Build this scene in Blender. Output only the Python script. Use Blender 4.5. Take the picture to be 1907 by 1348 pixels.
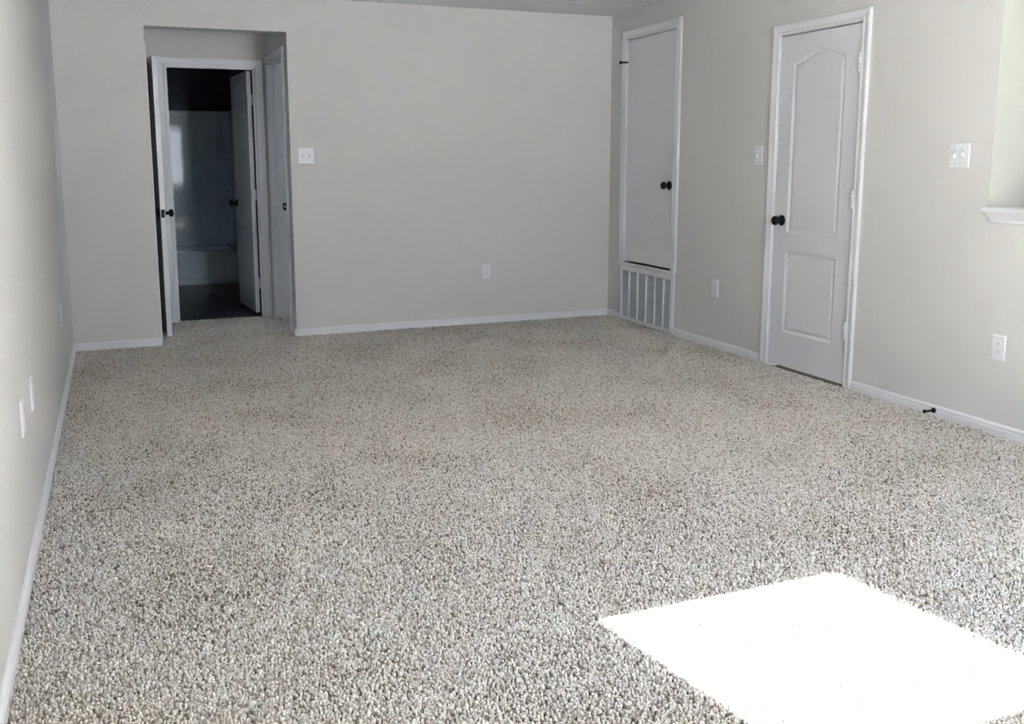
import bpy, bmesh, math, random
from mathutils import Matrix, Vector, noise

for o in list(bpy.data.objects):
    bpy.data.objects.remove(o, do_unlink=True)
SC = bpy.context.scene
COL = SC.collection
PI = math.pi
random.seed(7)

# ------------------------------------------------------------------ camera
YAW, PITCH, ROLL, FPX = 0.3787, -0.1588, -0.0024, 1771.53
cam_d = bpy.data.cameras.new('camera')
cam = bpy.data.objects.new('camera', cam_d)
COL.objects.link(cam)
_f = Vector((math.sin(YAW) * math.cos(PITCH), math.cos(YAW) * math.cos(PITCH), math.sin(PITCH)))
_r0 = Vector((math.cos(YAW), -math.sin(YAW), 0))
_u0 = _r0.cross(_f)
_c, _s = math.cos(ROLL), math.sin(ROLL)
_r = _c * _r0 + _s * _u0
_u = -_s * _r0 + _c * _u0
M = Matrix((( _r.x, _u.x, -_f.x, -3.8575), (_r.y, _u.y, -_f.y, -7.1025), (_r.z, _u.z, -_f.z, 1.296), (0, 0, 0, 1)))
cam.matrix_world = M
cam_d.sensor_fit = 'HORIZONTAL'
cam_d.sensor_width = 36.0
cam_d.lens = FPX * 36.0 / 1907.0
cam_d.shift_x = (953.5 - 922.53) / 1907.0
cam_d.shift_y = (583.41 - 674.0) / 1907.0
cam_d.clip_start = 0.02
SC.camera = cam

# ------------------------------------------------------------------ light, sky, exposure
SC.view_settings.view_transform = 'Standard'
SC.view_settings.look = 'None'
SC.view_settings.gamma = 1.0
SC.view_settings.use_curve_mapping = False
SC.view_settings.exposure = 2.2

SUN_DIR = Vector((-0.16, 1.0, -0.735)).normalized()      # travel direction of the sunlight
world = bpy.data.worlds.new('sky')
SC.world = world
world.use_nodes = True
wn = world.node_tree
wn.nodes.clear()
tcw = wn.nodes.new('ShaderNodeTexCoord')
sxyz = wn.nodes.new('ShaderNodeSeparateXYZ')
ramp = wn.nodes.new('ShaderNodeValToRGB')           # hazy bright sky: paler at the horizon, bluer overhead
ramp.color_ramp.elements[0].position = 0.0
ramp.color_ramp.elements[0].color = (0.84, 0.89, 1.0, 1)
ramp.color_ramp.elements[1].position = 0.8
ramp.color_ramp.elements[1].color = (0.44, 0.60, 1.0, 1)
wn.links.new(tcw.outputs['Generated'], sxyz.inputs[0])
wn.links.new(sxyz.outputs['Z'], ramp.inputs['Fac'])
bg = wn.nodes.new('ShaderNodeBackground')
bg.inputs['Strength'].default_value = 7.0
wn.links.new(ramp.outputs['Color'], bg.inputs['Color'])
wo = wn.nodes.new('ShaderNodeOutputWorld')
wn.links.new(bg.outputs[0], wo.inputs['Surface'])

sun_d = bpy.data.lights.new('sun', 'SUN')
sun_d.energy = 170.0
sun_d.angle = math.radians(0.35)
sun_d.color = (1.0, 0.975, 0.985)
sun = bpy.data.objects.new('sun', sun_d)
COL.objects.link(sun)
sun.location = (-1, -12, 6)
sun.rotation_euler = SUN_DIR.to_track_quat('-Z', 'Y').to_euler()

def portal(name, loc, w, h, rz):
    d = bpy.data.lights.new(name, 'AREA')
    d.shape = 'RECTANGLE'
    d.size, d.size_y = w, h
    d.cycles.is_portal = True
    o = bpy.data.objects.new(name, d)
    COL.objects.link(o)
    o.location = loc
    o.rotation_euler = (PI / 2, 0, rz)     # -Z of the lamp looks towards +Y for rz = pi
    return o
portal('window_portal', (-1.777, -7.66, 1.41), 0.95, 1.35, 0)
portal('bedroom_portal', (2.16, 2.2, 1.41), 1.0, 1.35, PI / 2)

# ------------------------------------------------------------------ materials
def mat(name, color, rough=0.5, spec=0.5, metal=0.0, bump=None, coat=0.0, var=None):
    m = bpy.data.materials.new(name)
    m.use_nodes = True
    nt = m.node_tree
    b = nt.nodes['Principled BSDF']
    b.inputs['Base Color'].default_value = (*color, 1)
    b.inputs['Roughness'].default_value = rough
    b.inputs['Specular IOR Level'].default_value = spec
    b.inputs['Metallic'].default_value = metal
    b.inputs['Coat Weight'].default_value = coat
    b.inputs['Coat Roughness'].default_value = 0.04
    tc = nt.nodes.new('ShaderNodeTexCoord')
    if bump:
        scale, strength, dist = bump
        n = nt.nodes.new('ShaderNodeTexNoise')
        n.inputs['Scale'].default_value = scale
        n.inputs['Detail'].default_value = 3
        bp = nt.nodes.new('ShaderNodeBump')
        bp.inputs['Strength'].default_value = strength
        bp.inputs['Distance'].default_value = dist
        nt.links.new(tc.outputs['Object'], n.inputs['Vector'])
        nt.links.new(n.outputs['Fac'], bp.inputs['Height'])
        nt.links.new(bp.outputs['Normal'], b.inputs['Normal'])
    if var:
        scale, amt = var
        n2 = nt.nodes.new('ShaderNodeTexNoise')
        n2.inputs['Scale'].default_value = scale
        n2.inputs['Detail'].default_value = 4
        mx = nt.nodes.new('ShaderNodeMix')
        mx.data_type = 'RGBA'
        mx.inputs['A'].default_value = (*[c * (1 - amt) for c in color], 1)
        mx.inputs['B'].default_value = (*[min(1, c * (1 + amt)) for c in color], 1)
        nt.links.new(tc.outputs['Object'], n2.inputs['Vector'])
        nt.links.new(n2.outputs['Fac'], mx.inputs['Factor'])
        nt.links.new(mx.outputs['Result'], b.inputs['Base Color'])
    return m

PAINT = mat('greige_wall_paint', (0.685, 0.680, 0.672), 0.62, 0.35, bump=(190, 0.12, 0.002), var=(1.3, 0.015))
CEIL = mat('ceiling_paint', (0.84, 0.84, 0.83), 0.8, 0.2, bump=(120, 0.2, 0.003))
KITCHEN = mat('kitchen_wall_paint', (0.60, 0.615, 0.565), 0.6, 0.3, bump=(190, 0.12, 0.002))
TRIM = mat('white_trim_paint', (0.83, 0.835, 0.865), 0.33, 0.5, var=(6, 0.015))
DOORP = mat('white_door_paint', (0.77, 0.775, 0.82), 0.32, 0.5, bump=(60, 0.04, 0.001))
PLATE = mat('white_plastic', (0.83, 0.835, 0.87), 0.3, 0.5, var=(30, 0.01))
SLOT = mat('dark_slot', (0.20, 0.20, 0.21), 0.6, var=(20, 0.1))
BLACK = mat('black_bronze_metal', (0.005, 0.005, 0.006), 0.4, 0.2, var=(40, 0.2))
RUBBER = mat('black_rubber', (0.012, 0.012, 0.012), 0.7, 0.3, var=(40, 0.2))
GRILLE = mat('white_grille_enamel', (0.66, 0.68, 0.75), 0.4, 0.5, var=(38, 0.22))
FILTER = mat('grey_filter', (0.16, 0.17, 0.20), 0.95, 0.1, bump=(90, 0.6, 0.01), var=(28, 0.45))
BATHWALL = mat('dark_room_shade', (0.035, 0.05, 0.085), 0.6, 0.3, bump=(190, 0.12, 0.002))  # near-black: the gloom of the unlit rooms is put into the wall colour
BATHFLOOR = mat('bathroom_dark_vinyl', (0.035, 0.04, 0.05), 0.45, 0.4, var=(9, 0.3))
TUBM = mat('glossy_cool_lit_acrylic', (0.78, 0.89, 1.0), 0.06, 0.20, bump=(5.0, 0.015, 0.005))  # white acrylic; the cool light falling on it is put into the colour
BACKING = mat('carpet_backing', (0.10, 0.085, 0.07), 0.95, 0.05, var=(60, 0.3))
GROUND = mat('bounce_ground', (0.50, 0.49, 0.47), 0.9, 0.2, var=(4, 0.1))  # unseen ground, kept pale so it throws sunlight up onto the ceiling

def glass_mat():
    m = bpy.data.materials.new('window_glass')
    m.use_nodes = True
    nt = m.node_tree
    nt.nodes.clear()
    out = nt.nodes.new('ShaderNodeOutputMaterial')
    t = nt.nodes.new('ShaderNodeBsdfTransparent')
    t.inputs['Color'].default_value = (0.93, 0.95, 0.94, 1)
    g = nt.nodes.new('ShaderNodeBsdfGlossy')
    g.inputs['Roughness'].default_value = 0.01
    fr = nt.nodes.new('ShaderNodeFresnel')
    fr.inputs['IOR'].default_value = 1.45
    mx = nt.nodes.new('ShaderNodeMixShader')
    nt.links.new(fr.outputs[0], mx.inputs[0])
    nt.links.new(t.outputs[0], mx.inputs[1])
    nt.links.new(g.outputs[0], mx.inputs[2])
    nt.links.new(mx.outputs[0], out.inputs[0])
    return m
GLASS = glass_mat()

def carpet_mat():
    m = bpy.data.materials.new('carpet_yarn')
    m.use_nodes = True
    nt = m.node_tree
    b = nt.nodes['Principled BSDF']
    b.inputs['Roughness'].default_value = 0.95
    b.inputs['Specular IOR Level'].default_value = 0.1
    b.inputs['Sheen Weight'].default_value = 0.15
    a = nt.nodes.new('ShaderNodeAttribute')
    a.attribute_type = 'INSTANCER'
    a.attribute_name = 'tone'
    r = nt.nodes.new('ShaderNodeValToRGB')
    cr = r.color_ramp
    cr.elements[0].position = 0.0
    cr.elements[0].color = (0.18, 0.135, 0.097, 1)
    cr.elements[1].position = 1.0
    cr.elements[1].color = (0.73, 0.700, 0.660, 1)
    e = cr.elements.new(0.30); e.color = (0.385, 0.337, 0.287, 1)
    e = cr.elements.new(0.60); e.color = (0.575, 0.535, 0.487, 1)
    nt.links.new(a.outputs['Fac'], r.inputs['Fac'])
    nt.links.new(r.outputs['Color'], b.inputs['Base Color'])
    return m
YARN = carpet_mat()

# ------------------------------------------------------------------ helpers
def mesh_obj(name, bm, m, parent=None, smooth=False):
    me = bpy.data.meshes.new(name)
    bmesh.ops.recalc_face_normals(bm, faces=bm.faces[:])
    bm.to_mesh(me)
    bm.free()
    for k in (m if isinstance(m, (list, tuple)) else [m]):
        me.materials.append(k)
    if smooth:
        for p in me.polygons:
            p.use_smooth = True
    o = bpy.data.objects.new(name, me)
    COL.objects.link(o)
    if parent:
        o.parent = parent
    return o

def tag(o, label=None, cat=None, kind=None, group=None):
    if label: o['label'] = label
    if cat: o['category'] = cat
    if kind: o['kind'] = kind
    if group: o['group'] = group
    return o

def thing(name, label, cat, loc=(0, 0, 0), rz=0, group=None, kind=None):
    o = bpy.data.objects.new(name, None)
    o.empty_display_size = 0.05
    COL.objects.link(o)
    o.location = loc
    o.rotation_euler = (0, 0, rz)
    return tag(o, label, cat, kind, group)

def add_box(bm, x0, x1, y0, y1, z0, z1, bevel=0.0, seg=2):
    mtx = Matrix.Translation(((x0 + x1) / 2, (y0 + y1) / 2, (z0 + z1) / 2)) @ Matrix.Diagonal((abs(x1 - x0), abs(y1 - y0), abs(z1 - z0), 1))
    r = bmesh.ops.create_cube(bm, size=1.0, matrix=mtx)
    if bevel:
        es = list({e for v in r['verts'] for e in v.link_edges})
        bmesh.ops.bevel(bm, geom=es, offset=bevel, segments=seg, affect='EDGES', profile=0.5)
    return bm

def box_bm(*a, **k):
    return add_box(bmesh.new(), *a, **k)

def add_lathe(bm, prof, seg=24, mtx=Matrix()):
    """prof: list of (radius, height along local -Y): revolve about the Y axis, growing towards -Y"""
    rings = []
    for r, h in prof:
        if r < 1e-6:
            rings.append([bm.verts.new(mtx @ Vector((0, -h, 0)))])
        else:
            rings.append([bm.verts.new(mtx @ Vector((r * math.cos(2 * PI * k / seg), -h, r * math.sin(2 * PI * k / seg)))) for k in range(seg)])
    for a, b in zip(rings, rings[1:]):
        for k in range(seg):
            k2 = (k + 1) % seg
            if len(a) == 1 and len(b) == 1: continue
            if len(a) == 1: bm.faces.new((a[0], b[k], b[k2]))
            elif len(b) == 1: bm.faces.new((a[k], a[k2], b[0]))
            else: bm.faces.new((a[k], a[k2], b[k2], b[k]))
    if len(rings[0]) > 1: bm.faces.new(rings[0])
    if len(rings[-1]) > 1: bm.faces.new(rings[-1])
    return bm

def add_loft(bm, sections, close_ends=True, close_section=True):
    """sections: list of lists of Vectors with equal counts"""
    rows = [[bm.verts.new(p) for p in s] for s in sections]
    n = len(rows[0])
    for a, b in zip(rows, rows[1:]):
        for k in range(n if close_section else n - 1):
            k2 = (k + 1) % n
            bm.faces.new((a[k], a[k2], b[k2], b[k]))
    if close_ends:
        bm.faces.new(rows[0]); bm.faces.new(rows[-1])
    return bm

def wall_bm(axis, base, thick, a0, a1, z0, z1, holes=()):
    """a slab in the plane axis=base ('x' or 'y'), spanning a0..a1 along the other axis; holes: (a0,a1,z0,z1)"""
    bm = bmesh.new()
    A = sorted({a0, a1, *[h[0] for h in holes], *[h[1] for h in holes]})
    Z = sorted({z0, z1, *[h[2] for h in holes], *[h[3] for h in holes]})
    A = [a for a in A if a0 - 1e-6 <= a <= a1 + 1e-6]
    Z = [z for z in Z if z0 - 1e-6 <= z <= z1 + 1e-6]
    def full(i, j):
        if i < 0 or j < 0 or i >= len(A) - 1 or j >= len(Z) - 1: return False
        ca, cz = (A[i] + A[i + 1]) / 2, (Z[j] + Z[j + 1]) / 2
        return not any(h[0] < ca < h[1] and h[2] < cz < h[3] for h in holes)
    vs = {}
    def V(a, z, s):
        k = (round(a, 5), round(z, 5), s)
        if k not in vs:
            b = base + thick * s
            vs[k] = bm.verts.new((b, a, z) if axis == 'x' else (a, b, z))
        return vs[k]
    for i in range(len(A) - 1):
        for j in range(len(Z) - 1):
            if not full(i, j): continue
            p = [(A[i], Z[j]), (A[i + 1], Z[j]), (A[i + 1], Z[j + 1]), (A[i], Z[j + 1])]
            for s in (0, 1):
                bm.faces.new([V(a, z, s) for a, z in p])
            for (di, dj), (q, r) in (((0, -1), (0, 1)), ((1, 0), (1, 2)), ((0, 1), (2, 3)), ((-1, 0), (3, 0))):
                if not full(i + di, j + dj):
                    bm.faces.new((V(*p[q], 0), V(*p[r], 0), V(*p[r], 1), V(*p[q], 1)))
    return bm

def structure(name, bm, m, label, cat, smooth=False):
    return tag(mesh_obj(name, bm, m, None, smooth), label, cat, 'structure')

H = 2.454
W = 4.179
FZ = -0.014          # subfloor, the carpet's tips reach z = 0
REAR = -7.5
RB, BB, LB = -PI / 2, 0.0, PI / 2      # things on the right wall, on the back wall, on the left wall

# ------------------------------------------------------------------ the shell
OX0, OX1 = -3.600, -2.640        # hall opening
BX1_ = -2.585
bm = box_bm(-W - 0.12, 0.12, REAR - 0.12, 0.12, FZ - 0.08, FZ)
add_box(bm, -W - 0.12, BX1_ + 0.12, 0.12, 1.06, FZ - 0.08, FZ)
structure('floor', bm, BACKING, 'brown backing floor under the beige speckled carpet', 'floor')
structure('floor_kitchen', box_bm(0.12, 3.4, REAR - 0.12, -3.0, FZ - 0.08, FZ), BATHFLOOR, 'floor of the room beyond the pass-through', 'floor')
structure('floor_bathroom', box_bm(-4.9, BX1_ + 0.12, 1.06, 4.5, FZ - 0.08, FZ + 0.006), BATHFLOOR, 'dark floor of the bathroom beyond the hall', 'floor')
structure('ceiling', box_bm(-5.0, 3.5, REAR - 0.12, 4.5, H, H + 0.12), CEIL, 'flat off-white ceiling with a small vent near the far corner', 'ceiling')
structure('wall_back', wall_bm('y', 0, 0.12, -W - 0.12, 0.12, FZ, H, [(OX0, OX1, FZ, 2.212)]), PAINT, 'greige back wall with the hall opening at its left', 'wall')
structure('wall_left', wall_bm('x', -W - 0.12, 0.12, REAR, 0, FZ, H), PAINT, 'greige left wall with three plates low down', 'wall')

D1A, D1B, D1H = -2.147, -2.867, 2.060        # rough opening of the right door
CL = (-1.005, -0.262, 0.478, 2.252)          # utility closet opening
GR = (-1.012, -0.262, 0.030, 0.430)          # return air opening
PT = (-5.9, -3.742, 1.040, 2.20)             # pass-through opening
structure('wall_right', wall_bm('x', 0, 0.125, REAR, 0, FZ, H,
          [(D1B, D1A, FZ, D1H), CL, GR, PT, (-7.25, -6.15, FZ, 2.2)]), PAINT, 'greige right wall with two white doors and a pass-through', 'wall')
WIN = (-2.249, -1.305, 0.74, 2.085)
structure('wall_rear', wall_bm('y', REAR - 0.12, 0.12, -W - 0.12, 3.4, FZ, H, [WIN]), PAINT, 'greige rear wall with the sunny window', 'wall')

# hall
HY = 1.0
BX1_ = -2.585
HL, HR = OX0, OX1
DBX0, DBX1, DBH = -3.422, -2.737, 2.045        # bathroom doorway
structure('wall_hall_left', wall_bm('x', HL - 0.12, 0.12, 0.12, HY, FZ, H, [(0.17, 0.93, FZ, 2.06)]), PAINT, 'left wall of the little hall', 'wall')
structure('wall_hall_right', wall_bm('x', HR, 0.125, 0.12, HY, FZ, H, [(0.18, 0.945, FZ, 2.075)]), PAINT, 'right wall of the little hall', 'wall')
structure('wall_hall_back', wall_bm('y', HY, 0.12, -4.9, HR + 0.125, FZ, H, [(DBX0 - 0.018, DBX1 + 0.018, FZ, DBH + 0.018)]), [PAINT], 'wall at the end of the little hall around the bathroom door', 'wall')
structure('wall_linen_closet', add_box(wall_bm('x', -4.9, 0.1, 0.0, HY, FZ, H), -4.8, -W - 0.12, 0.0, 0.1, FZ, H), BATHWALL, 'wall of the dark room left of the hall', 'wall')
BWIN = (1.7, 2.7, 0.74, 2.085)
structure('wall_bedroom_right', wall_bm('x', 2.0, 0.12, 0.0, 4.0, FZ, H, [BWIN]), PAINT, 'far wall of the bedroom right of the hall', 'wall')
structure('wall_bedroom_back', wall_bm('y', 4.0, 0.12, BX1_ + 0.12, 2.12, FZ, H), PAINT, 'back wall of the bedroom right of the hall', 'wall')
structure('wall_bedroom_left', wall_bm('x', BX1_ + 0.121, 0.06, HY + 0.12, 4.0, FZ, H), PAINT, 'left wall of the bedroom right of the hall', 'wall')
structure('wall_bedroom_front', wall_bm('y', 0.0, 0.12, 0.12, 2.12, FZ, H), PAINT, 'front wall of the bedroom right of the hall', 'wall')
structure('floor_bedroom', box_bm(BX1_ + 0.12, 2.12, 0.12, 4.12, FZ - 0.08, FZ + 0.004), BACKING, 'floor of the bedroom right of the hall', 'floor')
structure('floor_linen_closet', box_bm(-4.9, -W - 0.12, 0.0, 1.06, FZ - 0.08, FZ), BACKING, 'floor of the dark room left of the hall', 'floor')
# bathroom
BX0, BX1, BY1 = -4.14, -2.585, 4.26
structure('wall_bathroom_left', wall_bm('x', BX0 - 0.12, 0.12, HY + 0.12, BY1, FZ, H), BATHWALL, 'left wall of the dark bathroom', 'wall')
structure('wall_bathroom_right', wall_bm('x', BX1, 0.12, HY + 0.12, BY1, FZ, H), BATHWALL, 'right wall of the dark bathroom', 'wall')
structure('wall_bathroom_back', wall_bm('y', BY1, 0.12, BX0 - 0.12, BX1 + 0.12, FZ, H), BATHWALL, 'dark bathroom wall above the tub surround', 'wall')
# the room beyond the pass-through
structure('wall_kitchen_far', wall_bm('y', PT[1], 0.12, 0.125, 3.5, FZ, H), KITCHEN, 'far wall of the room beyond the pass-through', 'wall')
structure('wall_kitchen_right', wall_bm('x', 3.4, 0.12, REAR - 0.12, -3.0, FZ, H), KITCHEN, 'right wall of the room beyond the pass-through', 'wall')
# closets behind the right wall
bm = wall_bm('x', 0.75, 0.1, -3.0, 0.12, FZ, H)
structure('wall_closet', bm, BATHWALL, 'inner wall of the closets behind the right wall', 'wall')
structure('floor_closet', box_bm(0.12, 0.85, -3.0, 0.12, FZ - 0.08, FZ), BACKING, 'floor of the closets behind the right wall', 'floor')
structure('ground', box_bm(-25, 25, -40, REAR - 0.125, -0.35, -0.15), GROUND, 'unseen pale ground outside the rear window, made light to bounce sun indoors', 'ground')

# pass-through lining: pale reveal as a plaster liner
bm = bmesh.new()
add_box(bm, 0.0005, 0.1255, PT[1] - 0.004, PT[1] + 0.0005, PT[2], PT[3])
tag(mesh_obj('trim_reveal', bm, KITCHEN), 'pale cream reveal of the pass-through above the white ledge', 'trim', 'structure')

# ------------------------------------------------------------------ carpet pile
def make_carpet():
    sp = 0.0065
    def region(x0, x1, y0, y1, out):
        ny = int((y1 - y0) / sp)
        nx = int((x1 - x0) / sp)
        for j in range(ny):
            y = y0 + (j + 0.5) * sp
            off = 0.5 * (j % 2)
            for i in range(nx):
                out.append((x0 + (i + 0.25 + off) * sp + random.uniform(-.42, .42) * sp, y + random.uniform(-.42, .42) * sp))
    pts = []
    region(-W + 0.010, -0.010, REAR + 0.01, -0.010, pts)
    region(OX0 + 0.003, OX1 - 0.003, -0.010, 1.055, pts)
    region(OX1 - 0.003, OX1 + 0.16, 0.20, 0.93, pts)
    n = len(pts)
    co = [0.0] * (3 * n); rot = [0.0] * (3 * n); scl = [0.0] * n; tone = [0.0] * n
    rnd = random.random
    for k, (x, y) in enumerate(pts):
        co[3 * k] = x; co[3 * k + 1] = y; co[3 * k + 2] = FZ + 0.0005 + 0.006 * (rnd() - .5)
        # foot traffic: the nap lies in slowly turning directions, slightly matted and soiled patches
        a = noise.noise(Vector((x * 1.1, y * 1.1, 3.0)))
        b = noise.noise(Vector((x * 1.1, y * 1.1, 9.0)))
        c = noise.noise(Vector((x * 2.3, y * 2.3, 21.0)))
        lean = 0.28
        rot[3 * k] = random.gauss(0, 0.33) + lean * a
        rot[3 * k + 1] = random.gauss(0, 0.33) + lean * b
        rot[3 * k + 2] = rnd() * 6.283
        scl[k] = 0.82 + 0.4 * rnd()
        t = rnd()
        if t < 0.10: v = 0.05 + 0.25 * rnd()
        elif t < 0.48: v = 0.35 + 0.3 * rnd()
        else: v = 0.70 + 0.30 * rnd()
        v -= 0.22 * max(0.0, c + 0.12)
        tone[k] = min(1.0, max(0.0, v))
    me = bpy.data.meshes.new('carpet')
    me.vertices.add(n)
    me.vertices.foreach_set('co', co)
    at = me.attributes.new('rot', 'FLOAT_VECTOR', 'POINT'); at.data.foreach_set('vector', rot)
    at = me.attributes.new('scl', 'FLOAT', 'POINT'); at.data.foreach_set('value', scl)
    at = me.attributes.new('tone', 'FLOAT', 'POINT'); at.data.foreach_set('value', tone)
    me.materials.append(YARN)
    ob = bpy.data.objects.new('carpet', me)
    COL.objects.link(ob)
    tag(ob, 'beige and brown speckled frieze carpet covering the whole room and hall', 'carpet', 'stuff')
    # one tuft of twisted yarn
    tb = bmesh.new()
    R = random.Random(3)
    secs = []
    for q, (r, z) in enumerate(((0.0022, 0.0), (0.0034, 0.0045), (0.0039, 0.0090), (0.0027, 0.0122))):
        secs.append([Vector((r * math.cos(2 * PI * k / 6 + q * 0.5) * (1.15 if k % 2 else 0.85), r * math.sin(2 * PI * k / 6 + q * 0.5) * (1.15 if k % 2 else 0.85), z)) for k in range(6)])
    rows = [[tb.verts.new(p) for p in s] for s in secs]
    for a, b in zip(rows, rows[1:]):
        for k in range(6):
            tb.faces.new((a[k], a[(k + 1) % 6], b[(k + 1) % 6], b[k]))
    top = tb.verts.new((0.0006, 0.0004, 0.0134))
    for k in range(6):
        tb.faces.new((rows[-1][k], rows[-1][(k + 1) % 6], top))
    tme = bpy.data.meshes.new('tuft')
    tb.to_mesh(tme); tb.free()
    for p in tme.polygons: p.use_smooth = True
    tme.materials.append(YARN)
    # geometry nodes: one tuft on every point; the tuft mesh is carried by the node tree through an object input
    tuft = bpy.data.objects.new('tuft', tme)
    ng = bpy.data.node_groups.new('carpet_pile', 'GeometryNodeTree')
    ng.interface.new_socket('Geometry', in_out='INPUT', socket_type='NodeSocketGeometry')
    ng.interface.new_socket('Geometry', in_out='OUTPUT', socket_type='NodeSocketGeometry')
    N = ng.nodes; L = ng.links
    gi = N.new('NodeGroupInput'); go = N.new('NodeGroupOutput')
    oi = N.new('GeometryNodeObjectInfo'); oi.inputs['Object'].default_value = tuft
    ip = N.new('GeometryNodeInstanceOnPoints')
    na = N.new('GeometryNodeInputNamedAttribute'); na.data_type = 'FLOAT_VECTOR'; na.inputs['Name'].default_value = 'rot'
    ns = N.new('GeometryNodeInputNamedAttribute'); ns.data_type = 'FLOAT'; ns.inputs['Name'].default_value = 'scl'
    L.new(gi.outputs[0], ip.inputs['Points'])
    L.new(oi.outputs['Geometry'], ip.inputs['Instance'])
    er = N.new('FunctionNodeEulerToRotation')
    L.new(na.outputs['Attribute'], er.inputs[0])
    L.new(er.outputs[0], ip.inputs['Rotation'])
    L.new(ns.outputs['Attribute'], ip.inputs['Scale'])
    L.new(ip.outputs[0], go.inputs[0])
    md = ob.modifiers.new('pile', 'NODES')
    md.node_group = ng
make_carpet()

# ------------------------------------------------------------------ trim: baseboards, casings
BPROF = [(0, FZ), (0.0135, FZ), (0.0135, 0.026), (0.0105, 0.030), (0.0105, 0.036), (0.0125, 0.040), (0.011, 0.046), (0.006, 0.052), (0, 0.053)]
def baseboard(name, p0, p1, nrm, label):
    bm = bmesh.new()
    nx, ny = nrm
    add_loft(bm, [[Vector((p[0] + nx * d, p[1] + ny * d, z)) for d, z in BPROF] for p in (p0, p1)])
    return structure(name, bm, TRIM, label, 'baseboard')
baseboard('baseboard_left', (-W, REAR), (-W, 0), (1, 0), 'low white baseboard along the left wall')
baseboard('baseboard_back', (OX1, 0), (0, 0), (0, -1), 'white baseboard along the back wall right of the hall')
baseboard('baseboard_back_corner', (-W, 0), (OX0, 0), (0, -1), 'short white baseboard left of the hall opening')
baseboard('baseboard_right_corner', (0, 0), (0, -0.229), (-1, 0), 'very short white baseboard between the corner and the vent grille')
baseboard('baseboard_right_middle', (0, -1.040), (0, -2.086), (-1, 0), 'white baseboard between the vent grille and the paneled door')
baseboard('baseboard_right_near', (0, -2.921), (0, -6.15), (-1, 0), 'white baseboard with a black doorstop, right of the paneled door')
baseboard('baseboard_rear', (-W, REAR), (0, REAR), (0, 1), 'white baseboard along the rear wall')
baseboard('baseboard_hall_right', (OX1, 0.0), (OX1, 0.122), (-1, 0), 'tiny white baseboard on the right side of the hall')

CPROF = [(0.0, 0.0), (0.0, 0.011), (0.004, 0.013), (0.010, 0.013), (0.016, 0.0105), (0.036, 0.0145), (0.044, 0.017), (0.054, 0.017), (0.059, 0.014), (0.059, 0.0)]
def casing(name, loc, rz, w, h, label, jd=0.12, sill=False, z0=FZ, reveal=0.005, stop=True, cw=1.0, cd=1.0):
    """casing round a finished opening x 0..w, z z0..h in local space (room towards -Y), jamb lining behind it"""
    t = thing(name, label, 'trim', loc, rz, kind='structure')
    bm = bmesh.new()
    secs = []
    for cx, cz, sx, sz in ((0, z0, -1, 0), (0, h, -1, 1), (w, h, 1, 1), (w, z0, 1, 0)):
        secs.append([Vector((cx + sx * (reveal + u * cw), -d * cd, cz + sz * (reveal + u * cw))) for u, d in CPROF])
    add_loft(bm, secs)
    mesh_obj('casing', bm, TRIM, t)
    bm = bmesh.new()
    jt = 0.016
    add_box(bm, -jt, 0, 0, jd, z0, h)
    add_box(bm, w, w + jt, 0, jd, z0, h)
    add_box(bm, -jt, w + jt, 0, jd, h, h + jt)
    mesh_obj('jamb', bm, TRIM, t)
    if stop:
        bm = bmesh.new()
        s0, s1 = (0.040, 0.075) if stop is True else stop
        add_box(bm, 0, 0.011, s0, s1, z0, h)
        add_box(bm, w - 0.011, w, s0, s1, z0, h)
        add_box(bm, 0.011, w - 0.011, s0, s1, h - 0.011, h)
        mesh_obj('door_stop_strip', bm, TRIM, t)
    return t

# ------------------------------------------------------------------ door hardware
KNOB_PROF = [(0.0, 0.0), (0.033, 0.0), (0.033, 0.004), (0.030, 0.008), (0.022, 0.011), (0.013, 0.013), (0.0115, 0.030), (0.014, 0.034),
             (0.022, 0.037), (0.0275, 0.044), (0.0285, 0.052), (0.026, 0.060), (0.018, 0.066), (0.008, 0.068), (0.0, 0.068)]
def knob(parent, x, y, z, face=-1):
    bm = bmesh.new()
    mtx = Matrix.Translation((x, y, z)) @ (Matrix() if face < 0 else Matrix.Rotation(PI, 4, 'Z'))
    add_lathe(bm, KNOB_PROF, 24, mtx)
    return mesh_obj('knob', bm, BLACK, parent, True)

def hinge(parent, x, y, z, m, length=0.095, r=0.0065, label=None, leaf=0.0):
    bm = bmesh.new()
    for k in range(5):
        z0 = z - length / 2 + k * length / 5
        mt = Matrix.Translation((x, y, z0)) @ Matrix.Rotation(-PI / 2, 4, 'X')
        add_lathe(bm, [(r, 0.0), (r, length / 5 - 0.0003)], 12, mt)
    for zz, dd in ((z - length / 2 - 0.004, 1), (z + length / 2, 1)):
        add_lathe(bm, [(r * 0.7, 0), (r * 0.7, 0.004)], 12, Matrix.Translation((x, y, zz)) @ Matrix.Rotation(-PI / 2, 4, 'X'))
    if leaf:
        add_box(bm, x - 0.001, x + leaf, y + 0.001, y + 0.0045, z - length / 2, z + length / 2)
    o = mesh_obj('hinge', bm, m, parent, True)
    if label: o['label'] = label
    return o

def arch_loop(x0, x1, z0, zs, rise, n=17):
    """rectangle x0..x1, z0..zs whose top side rises to a peak in the middle"""
    pts = [(x0, z0), (x1, z0)]
    for k in range(n):
        t = -1 + 2 * k / (n - 1)
        a = abs(t)
        hgt = ((1.015 ** .5 - (a * a + 0.015) ** .5) / (1.015 ** .5 - 0.015 ** .5)) ** 1.15
        pts.append((x1 - (x1 - x0) * k / (n - 1), zs + rise * hgt))
    return pts
def rect_loop(x0, x1, z0, z1):
    return [(x0, z0), (x1, z0), (x1, z1), (x0, z1)]

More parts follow.
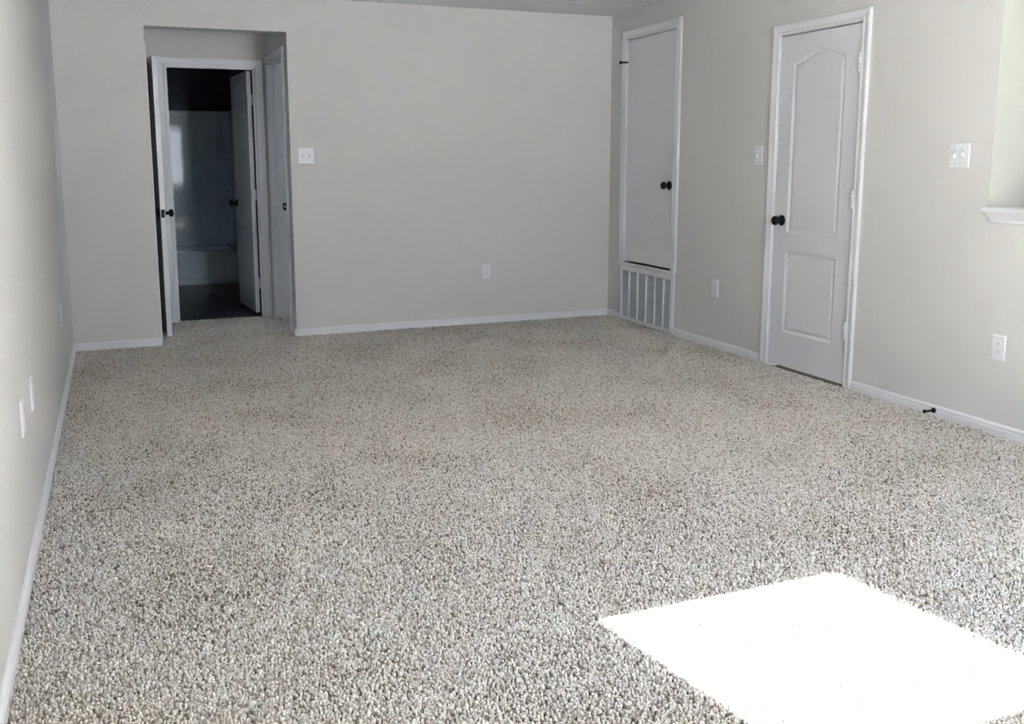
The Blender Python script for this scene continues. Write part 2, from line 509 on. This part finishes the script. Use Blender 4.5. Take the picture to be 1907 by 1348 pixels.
def paneled_slab(root, w, z0, z1, th, y0=0.0, both=True, sx=0.118, name='slab'):
    """two-panel moulded door; front face at y0 (towards -Y), back at y0 + th; panel fields are parts"""
    def loops(d):
        return [arch_loop(sx + d, w - sx - d, z0 + 0.837 + d, z0 + 1.868 - d, 0.062), rect_loop(sx + d, w - sx - d, z0 + 0.218 + d, z0 + 0.722 - d)]
    bm = bmesh.new()
    sides = [(y0, 1)] + ([(y0 + th, -1)] if both else [])
    outer = {}
    for yy, sg in sides:
        oc = [bm.verts.new((x, yy, z)) for x, z in rect_loop(0, w, z0, z1)]
        outer[sg] = oc
        edges = [bm.edges.new((oc[k], oc[(k + 1) % 4])) for k in range(4)]
        for lp_o, lp_a, lp_b, lp_c, lp_i in zip(loops(0), loops(0.004), loops(0.015), loops(0.019), loops(0.034)):
            rings = []
            for lp, dep in ((lp_o, 0), (lp_a, 0.003), (lp_b, 0.008), (lp_c, 0.0085), (lp_i, 0.003)):
                rings.append([bm.verts.new((x, yy + sg * dep, z)) for x, z in lp])
            n = len(rings[0])
            edges += [bm.edges.new((rings[0][k], rings[0][(k + 1) % n])) for k in range(n)]
            for a, b in zip(rings, rings[1:]):
                for k in range(n):
                    bm.faces.new((a[k], a[(k + 1) % n], b[(k + 1) % n], b[k]))
        bmesh.ops.triangle_fill(bm, use_beauty=True, use_dissolve=False, edges=edges)
    if not both:
        outer[-1] = [bm.verts.new((x, y0 + th, z)) for x, z in rect_loop(0, w, z0, z1)]
        bm.faces.new(outer[-1])
    for k in range(4):
        bm.faces.new((outer[1][k], outer[1][(k + 1) % 4], outer[-1][(k + 1) % 4], outer[-1][k]))
    mesh_obj(name, bm, DOORP, root)
    for lp in loops(0.0335):
        bm = bmesh.new()
        add_loft(bm, [[Vector((x, y0 + 0.003, z)) for x, z in lp], [Vector((x, y0 + th - 0.003 if both else y0 + 0.02, z)) for x, z in lp]])
        mesh_obj('panel', bm, DOORP, root)

# ---- door 1: paneled door in the right wall (local X runs towards the camera)
D1W = 0.684
casing('trim_1', (0, D1A - 0.013, 0), RB, 0.694, 2.046, 'white casing around the paneled door on the right wall', jd=0.125)
d1 = thing('door_1', 'closed white two-panel door with arched top panel, on the right wall', 'door', (0, D1A - 0.018, 0), RB, kind='structure')
paneled_slab(d1, D1W, 0.012, 2.037, 0.035, y0=0.003, both=False)
knob(d1, 0.070, 0.003, 0.926)['label'] = 'black round doorknob'
for zz in (1.828, 1.080, 0.330):
    hinge(d1, D1W + 0.004, -0.009, zz, TRIM, r=0.0095, label='white painted hinge')

# ---- door 2: flat utility closet door above the grille (hinged left)
t2 = thing('trim_2', 'white casing around the flat closet door above the vent grille', 'trim', (0, -0.270, 0), RB, kind='structure')
bm = bmesh.new()
CW2, CH2, CZ2 = 0.712, 2.243, 0.474
secs = []
for cx, cz, sx, sz in ((0, CZ2, -1, 0), (0, CH2, -1, 1), (CW2, CH2, 1, 1), (CW2, CZ2, 1, 0)):
    secs.append([Vector((cx + sx * (0.004 + u * 1.12), -d, cz + sz * (0.004 + u * 1.12))) for u, d in CPROF])
add_loft(bm, secs)
mesh_obj('casing', bm, TRIM, t2)
bm = bmesh.new()
add_box(bm, -0.008, 0, 0, 0.11, CZ2 + 0.004, CH2); add_box(bm, CW2, CW2 + 0.022, 0, 0.11, CZ2 + 0.004, CH2)
add_box(bm, -0.008, CW2 + 0.022, 0, 0.11, CH2, CH2 + 0.009)
mesh_obj('jamb', bm, TRIM, t2)
bm = bmesh.new()
add_box(bm, -0.118, CW2 + 0.060, -0.020, 0.0, CZ2 - 0.016, CZ2 + 0.002, bevel=0.003)
add_box(bm, 0.0, CW2, 0.0, 0.11, CZ2 - 0.012, CZ2 + 0.004)
mesh_obj('stool', bm, TRIM, t2)
d2 = thing('door_2', 'flat white closet door raised above the vent grille, far end of the right wall', 'door', (0, -0.273, 0), RB, kind='structure')
mesh_obj('slab', box_bm(0, 0.704, 0.003, 0.036, 0.492, 2.236, bevel=0.0015), DOORP, d2)
knob(d2, 0.648, 0.003, 1.112)['label'] = 'black round doorknob'
for zz in (1.99, 0.70):
    hinge(d2, -0.004, -0.004, zz, TRIM, label='white painted hinge')
# hinge pin stop on the upper hinge
bm = bmesh.new()
add_lathe(bm, [(0.006, 0), (0.006, 0.012)], 12, Matrix.Translation((-0.004, -0.004, 2.060)) @ Matrix.Rotation(-PI / 2, 4, 'X'))
mr = Matrix.Translation((-0.004, -0.004, 2.066)) @ Matrix.Rotation(math.radians(-35), 4, 'Z')
add_lathe(bm, [(0.0065, 0.0), (0.0065, 0.046), (0.012, 0.047), (0.0135, 0.055), (0.012, 0.063), (0.0, 0.064)], 14, mr)
o = mesh_obj('hinge_stop', bm, BLACK, d2, True); o['label'] = 'black hinge pin doorstop'

# ---- return air grille under it
g = thing('vent_grille', 'white return air grille with vertical bars, under the flat closet door', 'vent', (0, -0.229, 0), RB)
GW, GZ0, GZ1 = 0.811, 0.004, 0.456
bm = bmesh.new()
FRL, FRT, FRB, FRR = 0.022, 0.046, 0.030, 0.046
add_box(bm, 0, FRL, -0.012, 0, GZ0, GZ1, bevel=0.003)
add_box(bm, GW - FRR, GW, -0.012, 0, GZ0, GZ1, bevel=0.003)
add_box(bm, FRL - 0.002, GW - FRR + 0.002, -0.012, 0, GZ1 - FRT, GZ1, bevel=0.003)
add_box(bm, FRL - 0.002, GW - FRR + 0.002, -0.012, 0, GZ0, GZ0 + FRB, bevel=0.003)
mesh_obj('frame', bm, TRIM, g)
bars = [0.137, 0.269, 0.400, 0.531, 0.658]
for bx in bars:
    mesh_obj('bar', box_bm(bx - 0.007, bx + 0.007, -0.009, 0.008, GZ0 + FRB - 0.002, GZ1 - FRT + 0.002, bevel=0.002, seg=1), TRIM, g)
edges = [FRL] + bars + [GW - FRR]
for a, b in zip(edges, edges[1:]):
    bm = bmesh.new()
    zz = GZ0 + FRB + 0.004
    while zz < GZ1 - FRT - 0.004:
        vs = [bm.verts.new(p) for p in ((a + 0.001, -0.004, zz), (b - 0.001, -0.004, zz), (b - 0.001, 0.007, zz + 0.0102), (a + 0.001, 0.007, zz + 0.0102),
                                        (a + 0.001, -0.004, zz + 0.0012), (b - 0.001, -0.004, zz + 0.0012), (b - 0.001, 0.007, zz + 0.0114), (a + 0.001, 0.007, zz + 0.0114))]
        for f in ((0, 1, 2, 3), (4, 5, 6, 7), (0, 1, 5, 4), (2, 3, 7, 6), (0, 3, 7, 4), (1, 2, 6, 5)):
            bm.faces.new([vs[q] for q in f])
        zz += 0.0125
    tag(mesh_obj('louver', bm, GRILLE, g), kind='stuff')
o = mesh_obj('air_filter', box_bm(FRL + 0.012, GW - FRR - 0.012, 0.020, 0.040, GZ0 + FRB + 0.002, GZ1 - FRT + 0.012), FILTER, g)
o['label'] = 'grey mottled air filter behind the louvers'

# ---- hall: bathroom doorway and its open door
casing('trim_3', (DBX0, HY, 0), BB, DBX1 - DBX0, DBH, 'white casing around the bathroom doorway at the end of the hall', jd=0.12, stop=(0.030, 0.070))
DW3 = 0.672
ang = math.radians(88)
d3 = thing('door_3', 'white two-panel bathroom door swung open into the dark bathroom', 'door', (DBX1 - 0.014, HY + 0.135, 0), 0, kind='structure')
d3.rotation_euler = (0, 0, math.radians(94.5))
# local X runs from the hinge into the bathroom; local +Y faces -X (the doorway)
paneled_slab(d3, DW3, 0.020, 2.032, 0.035, y0=0.0, both=True)
knob(d3, DW3 - 0.065, 0.035, 0.93, face=1)['label'] = 'black round doorknob'
knob(d3, DW3 - 0.065, 0.0, 0.93)['label'] = 'black round doorknob'
for zz in (1.80, 1.02, 0.27):
    bm = bmesh.new()
    add_box(bm, -0.014, 0.0, 0.0, 0.030, zz - 0.045, zz + 0.045)
    add_lathe(bm, [(0.006, 0.0), (0.006, 0.09)], 12, Matrix.Translation((-0.006, -0.004, zz - 0.045)) @ Matrix.Rotation(-PI / 2, 4, 'X'))
    o = mesh_obj('hinge', bm, TRIM, d3); o['label'] = 'white painted hinge'

# ---- hall left: doorway with a door standing ajar
casing('trim_4', (HL, 0.186, 0), LB, 0.728, 2.045, 'white casing around the doorway in the left wall of the hall', jd=0.12, cd=0.6)
d4 = thing('door_4', 'white door standing ajar in the hall, seen edge-on with a black latch', 'door', (HL + 0.002, 0.911, 0), 0, kind='structure')
L4 = 0.712
th4 = math.atan2(0.080, 0.71)
# local X from hinge towards the latch edge; slab thickness on the closet side
d4.rotation_euler = (0, 0, -PI / 2 + th4)
mesh_obj('slab', box_bm(0, L4, -0.035, 0, 0.024, 2.034, bevel=0.0015), DOORP, d4)
knob(d4, L4 - 0.066, 0.0, 0.926, face=1)['label'] = 'black round doorknob'
knob(d4, L4 - 0.066, -0.035, 0.926)['label'] = 'black round doorknob'
bm = bmesh.new()
add_box(bm, L4, L4 + 0.0025, -0.030, -0.006, 0.926 - 0.029, 0.926 + 0.029, bevel=0.0008, seg=1)
add_box(bm, L4 + 0.002, L4 + 0.011, -0.024, -0.012, 0.926 - 0.009, 0.926 + 0.009, bevel=0.002, seg=1)
o = mesh_obj('latch', bm, BLACK, d4); o['label'] = 'black latch plate with bolt'
for zz in (1.83, 1.05, 0.30):
    hinge(d4, -0.003, 0.004, zz, TRIM)

# ---- hall right: open doorway with a strike plate
t5 = casing('trim_5', (HR, 0.935, 0), RB, 0.742, 2.062, 'white casing and jamb of the doorway in the right wall of the hall', jd=0.132, stop=(0.040, 0.062))
bm = bmesh.new()
add_box(bm, 0.0, 0.002, 0.084, 0.114, 0.926 - 0.029, 0.926 + 0.029)
o = mesh_obj('strike_plate', bm, BLACK, t5); o['label'] = 'black strike plate'
o2 = mesh_obj('strike_hole', box_bm(0.0019, 0.0026, 0.094, 0.105, 0.926 - 0.012, 0.926 + 0.012), PLATE, o)

# ------------------------------------------------------------------ bathroom: tub and surround
tub = thing('bathtub', 'white glossy bathtub with a plain apron, at the back of the dark bathroom', 'bathtub', (BX0, 3.48, 0), 0)
TL, TD, TZ = BX1 - BX0 - 0.004, 0.765, 0.352
def rr(x0, x1, y0, y1, r, z, n=6):
    pts = []
    for cx, cy, a0 in ((x1 - r, y1 - r, 0), (x0 + r, y1 - r, PI / 2), (x0 + r, y0 + r, PI), (x1 - r, y0 + r, 3 * PI / 2)):
        for k in range(n + 1):
            a = a0 + PI / 2 * k / n
            pts.append(Vector((cx + r * math.cos(a), cy + r * math.sin(a), z)))
    return pts
bm = bmesh.new()
secs = [rr(0.002, TL, 0.012, TD, 0.004, 0.0 + FZ + 0.006), rr(0.002, TL, 0.012, TD, 0.004, 0.055), rr(0.002, TL, 0.0, TD, 0.004, 0.065), rr(0.002, TL, 0.0, TD, 0.006, TZ - 0.012), rr(0.008, TL - 0.006, 0.006, TD - 0.006, 0.01, TZ),
        rr(0.075, TL - 0.085, 0.085, TD - 0.065, 0.16, TZ), rr(0.09, TL - 0.10, 0.10, TD - 0.08, 0.17, TZ - 0.02), rr(0.14, TL - 0.17, 0.15, TD - 0.13, 0.18, 0.08), rr(0.2, TL - 0.23, 0.21, TD - 0.19, 0.14, 0.05)]
add_loft(bm, secs)
mesh_obj('tub_shell', bm, TUBM, tub)
sur = thing('tub_surround', 'glossy white tub surround panels reflecting the window, above the bathtub', 'tub surround', (BX0, 4.24, 0), 0)
SZ0, SZ1 = TZ + 0.002, 1.855
# back panel turned a little so that it mirrors the window as in the picture, then a coved corner and the end panel
bm = bmesh.new()
th = math.radians(1.3)
L = TL
path = [(0.03, -0.062), (L - 0.13, -0.062 + math.tan(th) * (L - 0.16))]
cx, cy, r = L - 0.11, path[1][1] - 0.09, 0.09
for k in range(1, 7):
    a = PI / 2 - PI / 2 * k / 6
    path.append((cx + r * math.cos(a), cy + r * math.sin(a)))
path.append((L - 0.018, -0.735))
path2 = [(0.03, 0.012), (L - 0.004, 0.012), (L - 0.004, -0.735)]
vsb = [bm.verts.new((x, y, SZ0)) for x, y in path]; vst = [bm.verts.new((x, y, SZ1)) for x, y in path]
qb = [bm.verts.new((x, y, SZ0)) for x, y in path2]; qt = [bm.verts.new((x, y, SZ1)) for x, y in path2]
for k in range(len(path) - 1):
    bm.faces.new((vsb[k], vsb[k + 1], vst[k + 1], vst[k]))
for k in range(2):
    bm.faces.new((qb[k], qb[k + 1], qt[k + 1], qt[k]))
bm.faces.new((vsb[0], qb[0], qt[0], vst[0])); bm.faces.new((vsb[-1], qb[-1], qt[-1], vst[-1]))
bm.faces.new(vst + qt[::-1]); bm.faces.new(vsb + qb[::-1])
mesh_obj('wall_panel', bm, TUBM, sur)
bm = box_bm(0.004, 0.029, -0.735, 0.012, SZ0, SZ1, bevel=0.004)
mesh_obj('end_panel', bm, TUBM, sur)

# ------------------------------------------------------------------ wall plates
def cap_plate(bm, w, h, t=0.006):
    add_loft(bm, [[Vector((sx * (w / 2 - i), -d, sz * (h / 2 - i))) for sx, sz in ((-1, -1), (1, -1), (1, 1), (-1, 1))] for i, d in ((0, 0), (0, t * 0.45), (0.0035, t), (0.005, t))])
def screw(parent, x, z, y=-0.006):
    bm = bmesh.new()
    add_lathe(bm, [(0.0032, 0), (0.0030, 0.0010), (0.0, 0.0013)], 10, Matrix.Translation((x, y, z)))
    return mesh_obj('screw', bm, PLATE, parent)
def outlet(loc, rz, label, group):
    t = thing('outlet', label, 'outlet', loc, rz, group)
    bm = bmesh.new(); cap_plate(bm, 0.074, 0.120)
    mesh_obj('plate', bm, PLATE, t)
    for sz in (0.0195, -0.0195):
        bm = bmesh.new()
        ring = []
        for d, s in ((0.005, 1.0), (0.0082, 1.0), (0.0088, 0.96)):
            ring.append([Vector((0.0165 * s * max(-0.88, min(0.88, math.cos(2 * PI * k / 24))) / 0.88, -d, sz + 0.0145 * s * math.sin(2 * PI * k / 24))) for k in range(24)])
        add_loft(bm, ring)
        r = mesh_obj('receptacle', bm, PLATE, t)
        for dx in (-0.0062, 0.0062):
            mesh_obj('slot', box_bm(dx - 0.0011, dx + 0.0011, -0.0093, -0.008, sz + 0.000, sz + 0.0085), SLOT, r)
        bm = bmesh.new(); add_lathe(bm, [(0.0024, 0.0), (0.0024, 0.0012)], 10, Matrix.Translation((0, -0.0082, sz - 0.0075)))
        mesh_obj('ground_hole', bm, SLOT, r)
    screw(t, 0, 0)
    return t
def switch(loc, rz, label, n, group):
    t = thing('light_switch', label, 'light switch', loc, rz, group)
    w = 0.072 + 0.046 * (n - 1)
    bm = bmesh.new(); cap_plate(bm, w, 0.118)
    mesh_obj('plate', bm, PLATE, t)
    for k in range(n):
        x = (k - (n - 1) / 2) * 0.046
        bm = bmesh.new()
        add_box(bm, x - 0.0165, x + 0.0165, -0.0075, -0.005, -0.033, 0.033, bevel=0.001, seg=1)
        mesh_obj('switch_frame', bm, PLATE, t)
        up = 1 if k % 2 == 0 else -1
        bm = bmesh.new()
        q = [Vector((x + sx * 0.0052, -0.007, sz * 0.0115)) for sx, sz in ((-1, -1), (1, -1), (1, 1), (-1, 1))]
        p = [Vector((x + sx * 0.0040, -0.0195, sz * 0.0045 - 0.0085 * up)) for sx, sz in ((-1, -1), (1, -1), (1, 1), (-1, 1))]
        add_loft(bm, [q, p])
        mesh_obj('toggle', bm, PLATE, t)
        for sz in (0.030, -0.030):
            screw(t, x, sz, -0.0075)
    return t
outlet((-1.111, 0, 0.421), BB, 'white outlet on the back wall, left of the corner', 'wall outlets')
outlet((0, -1.559, 0.416), RB, 'white outlet on the right wall between the vent grille and the paneled door', 'wall outlets')
outlet((0, -3.869, 0.415), RB, 'white outlet on the right wall below the pass-through ledge', 'wall outlets')
outlet((-W, -1.250, 0.436), LB, 'white outlet on the left wall nearest the back corner', 'wall outlets')
outlet((-W, -3.751, 0.478), LB, 'white outlet on the left wall, nearest of the three plates there', 'wall outlets')
t = thing('blank_plate', 'white blank plate on the left wall, middle one of the three plates there', 'wall plate', (-W, -3.364, 0.472), LB)
bm = bmesh.new(); cap_plate(bm, 0.074, 0.120); mesh_obj('plate', bm, PLATE, t)
screw(t, 0, 0.042); screw(t, 0, -0.042)
switch((-2.526, 0, 1.336), BB, 'white double switch on the back wall beside the hall opening', 2, 'light switches')
switch((0, -1.985, 1.327), RB, 'white single switch on the right wall, left of the paneled door', 1, 'light switches')
switch((0, -3.561, 1.318), RB, 'white double switch on the right wall beside the pass-through', 2, 'light switches')

# ------------------------------------------------------------------ doorstop on the baseboard
ds = thing('doorstop', 'black rigid doorstop on the right baseboard below the double switch', 'doorstop', (-0.0125, -3.527, 0.027), RB)
bm = bmesh.new()
add_lathe(bm, [(0.0, 0.0), (0.0135, 0.0), (0.0135, 0.006), (0.009, 0.010), (0.0055, 0.016), (0.005, 0.058), (0.0, 0.058)], 18)
mesh_obj('post', bm, BLACK, ds, True)
bm = bmesh.new()
add_lathe(bm, [(0.0, 0.0), (0.0075, 0.0), (0.0092, 0.004), (0.0092, 0.011), (0.006, 0.0145), (0.0, 0.0150)], 18, Matrix.Translation((0, -0.056, 0)))
mesh_obj('rubber_tip', bm, RUBBER, ds, True)

# ------------------------------------------------------------------ pass-through ledge
bm = bmesh.new()
lv = [(1.000, 0.004), (1.006, 0.008), (1.018, 0.0095), (1.026, 0.014), (1.036, 0.022), (1.048, 0.030), (1.052, 0.036), (1.056, 0.039), (1.068, 0.039), (1.074, 0.036), (1.076, 0.032)]
ya, yb = PT[1] - 0.036, PT[0] + 0.010
secs = []
for z, d in lv:
    secs.append([Vector((0.0, ya + d, z)), Vector((-d, ya + d, z)), Vector((-d, yb - d, z)), Vector((0.0, yb - d, z))])
add_loft(bm, secs)
add_box(bm, 0.0, 0.160, PT[0] + 0.001, PT[1] - 0.005, PT[2] + 0.001, 1.076)
tag(mesh_obj('trim_ledge', bm, TRIM), 'white moulded ledge at the bottom of the pass-through', 'trim', 'structure')

# ------------------------------------------------------------------ ceiling vent
v = thing('ceiling_vent', 'small flush white vent on the ceiling near the far right corner', 'vent', (-0.597, -0.49, H), 0)
bm = bmesh.new()
add_box(bm, -0.065, 0.065, -0.045, 0.045, -0.005, 0.0, bevel=0.0015, seg=1)
mesh_obj('frame', bm, TRIM, v)
for k in range(4):
    mesh_obj('slat', box_bm(-0.052, 0.052, -0.030 + k * 0.018 - 0.0045, -0.030 + k * 0.018 + 0.0045, -0.0075, -0.004), GRILLE, v)

# ------------------------------------------------------------------ windows in the rear wall (behind the camera)
def window(name, x0, x1, z0, z1, units, label, loc=None, rz=0):
    t = thing(name, label, 'window', loc or (0, REAR, 0), rz, kind='structure')
    y = -0.07
    bm = bmesh.new()
    f = 0.022
    add_box(bm, x0, x0 + f, y - 0.05, y + 0.03, z0, z1); add_box(bm, x1 - f, x1, y - 0.05, y + 0.03, z0, z1)
    add_box(bm, x0 + f, x1 - f, y - 0.05, y + 0.03, z1 - f, z1); add_box(bm, x0 + f, x1 - f, y - 0.05, y + 0.03, z0, z0 + f)
    mesh_obj('window_frame', bm, TRIM, t)
    mid = 1.408 if z1 > 2 else 1.31
    wdt = (x1 - x0 - 2 * f) / units
    for k in range(units):
        a = x0 + f + k * wdt; b = a + wdt
        for lo, hi, yo in ((z0 + f, mid + 0.019, 0.0), (mid - 0.019, z1 - f, -0.028)):
            s = 0.028
            bm = bmesh.new()
            add_box(bm, a, a + s, y + yo - 0.012, y + yo + 0.012, lo, hi); add_box(bm, b - s, b, y + yo - 0.012, y + yo + 0.012, lo, hi)
            add_box(bm, a + s, b - s, y + yo - 0.012, y + yo + 0.012, hi - s - 0.01, hi); add_box(bm, a + s, b - s, y + yo - 0.012, y + yo + 0.012, lo, lo + s + 0.01)
            sash = mesh_obj('sash', bm, TRIM, t)
            mesh_obj('pane', box_bm(a + s, b - s, y + yo - 0.002, y + yo + 0.002, lo + s + 0.01, hi - s - 0.01), GLASS, sash)
    mesh_obj('window_sill', box_bm(x0 - 0.03, x1 + 0.03, y + 0.03, 0.03, z0 - 0.02, z0 + 0.001, bevel=0.004), TRIM, t)
window('window_1', *WIN, 1, 'sunny double-hung window in the rear wall')
window('window_2', BWIN[0], BWIN[1], BWIN[2], BWIN[3], 1, 'window of the bedroom right of the hall', (2.0, 0, 0), PI / 2)
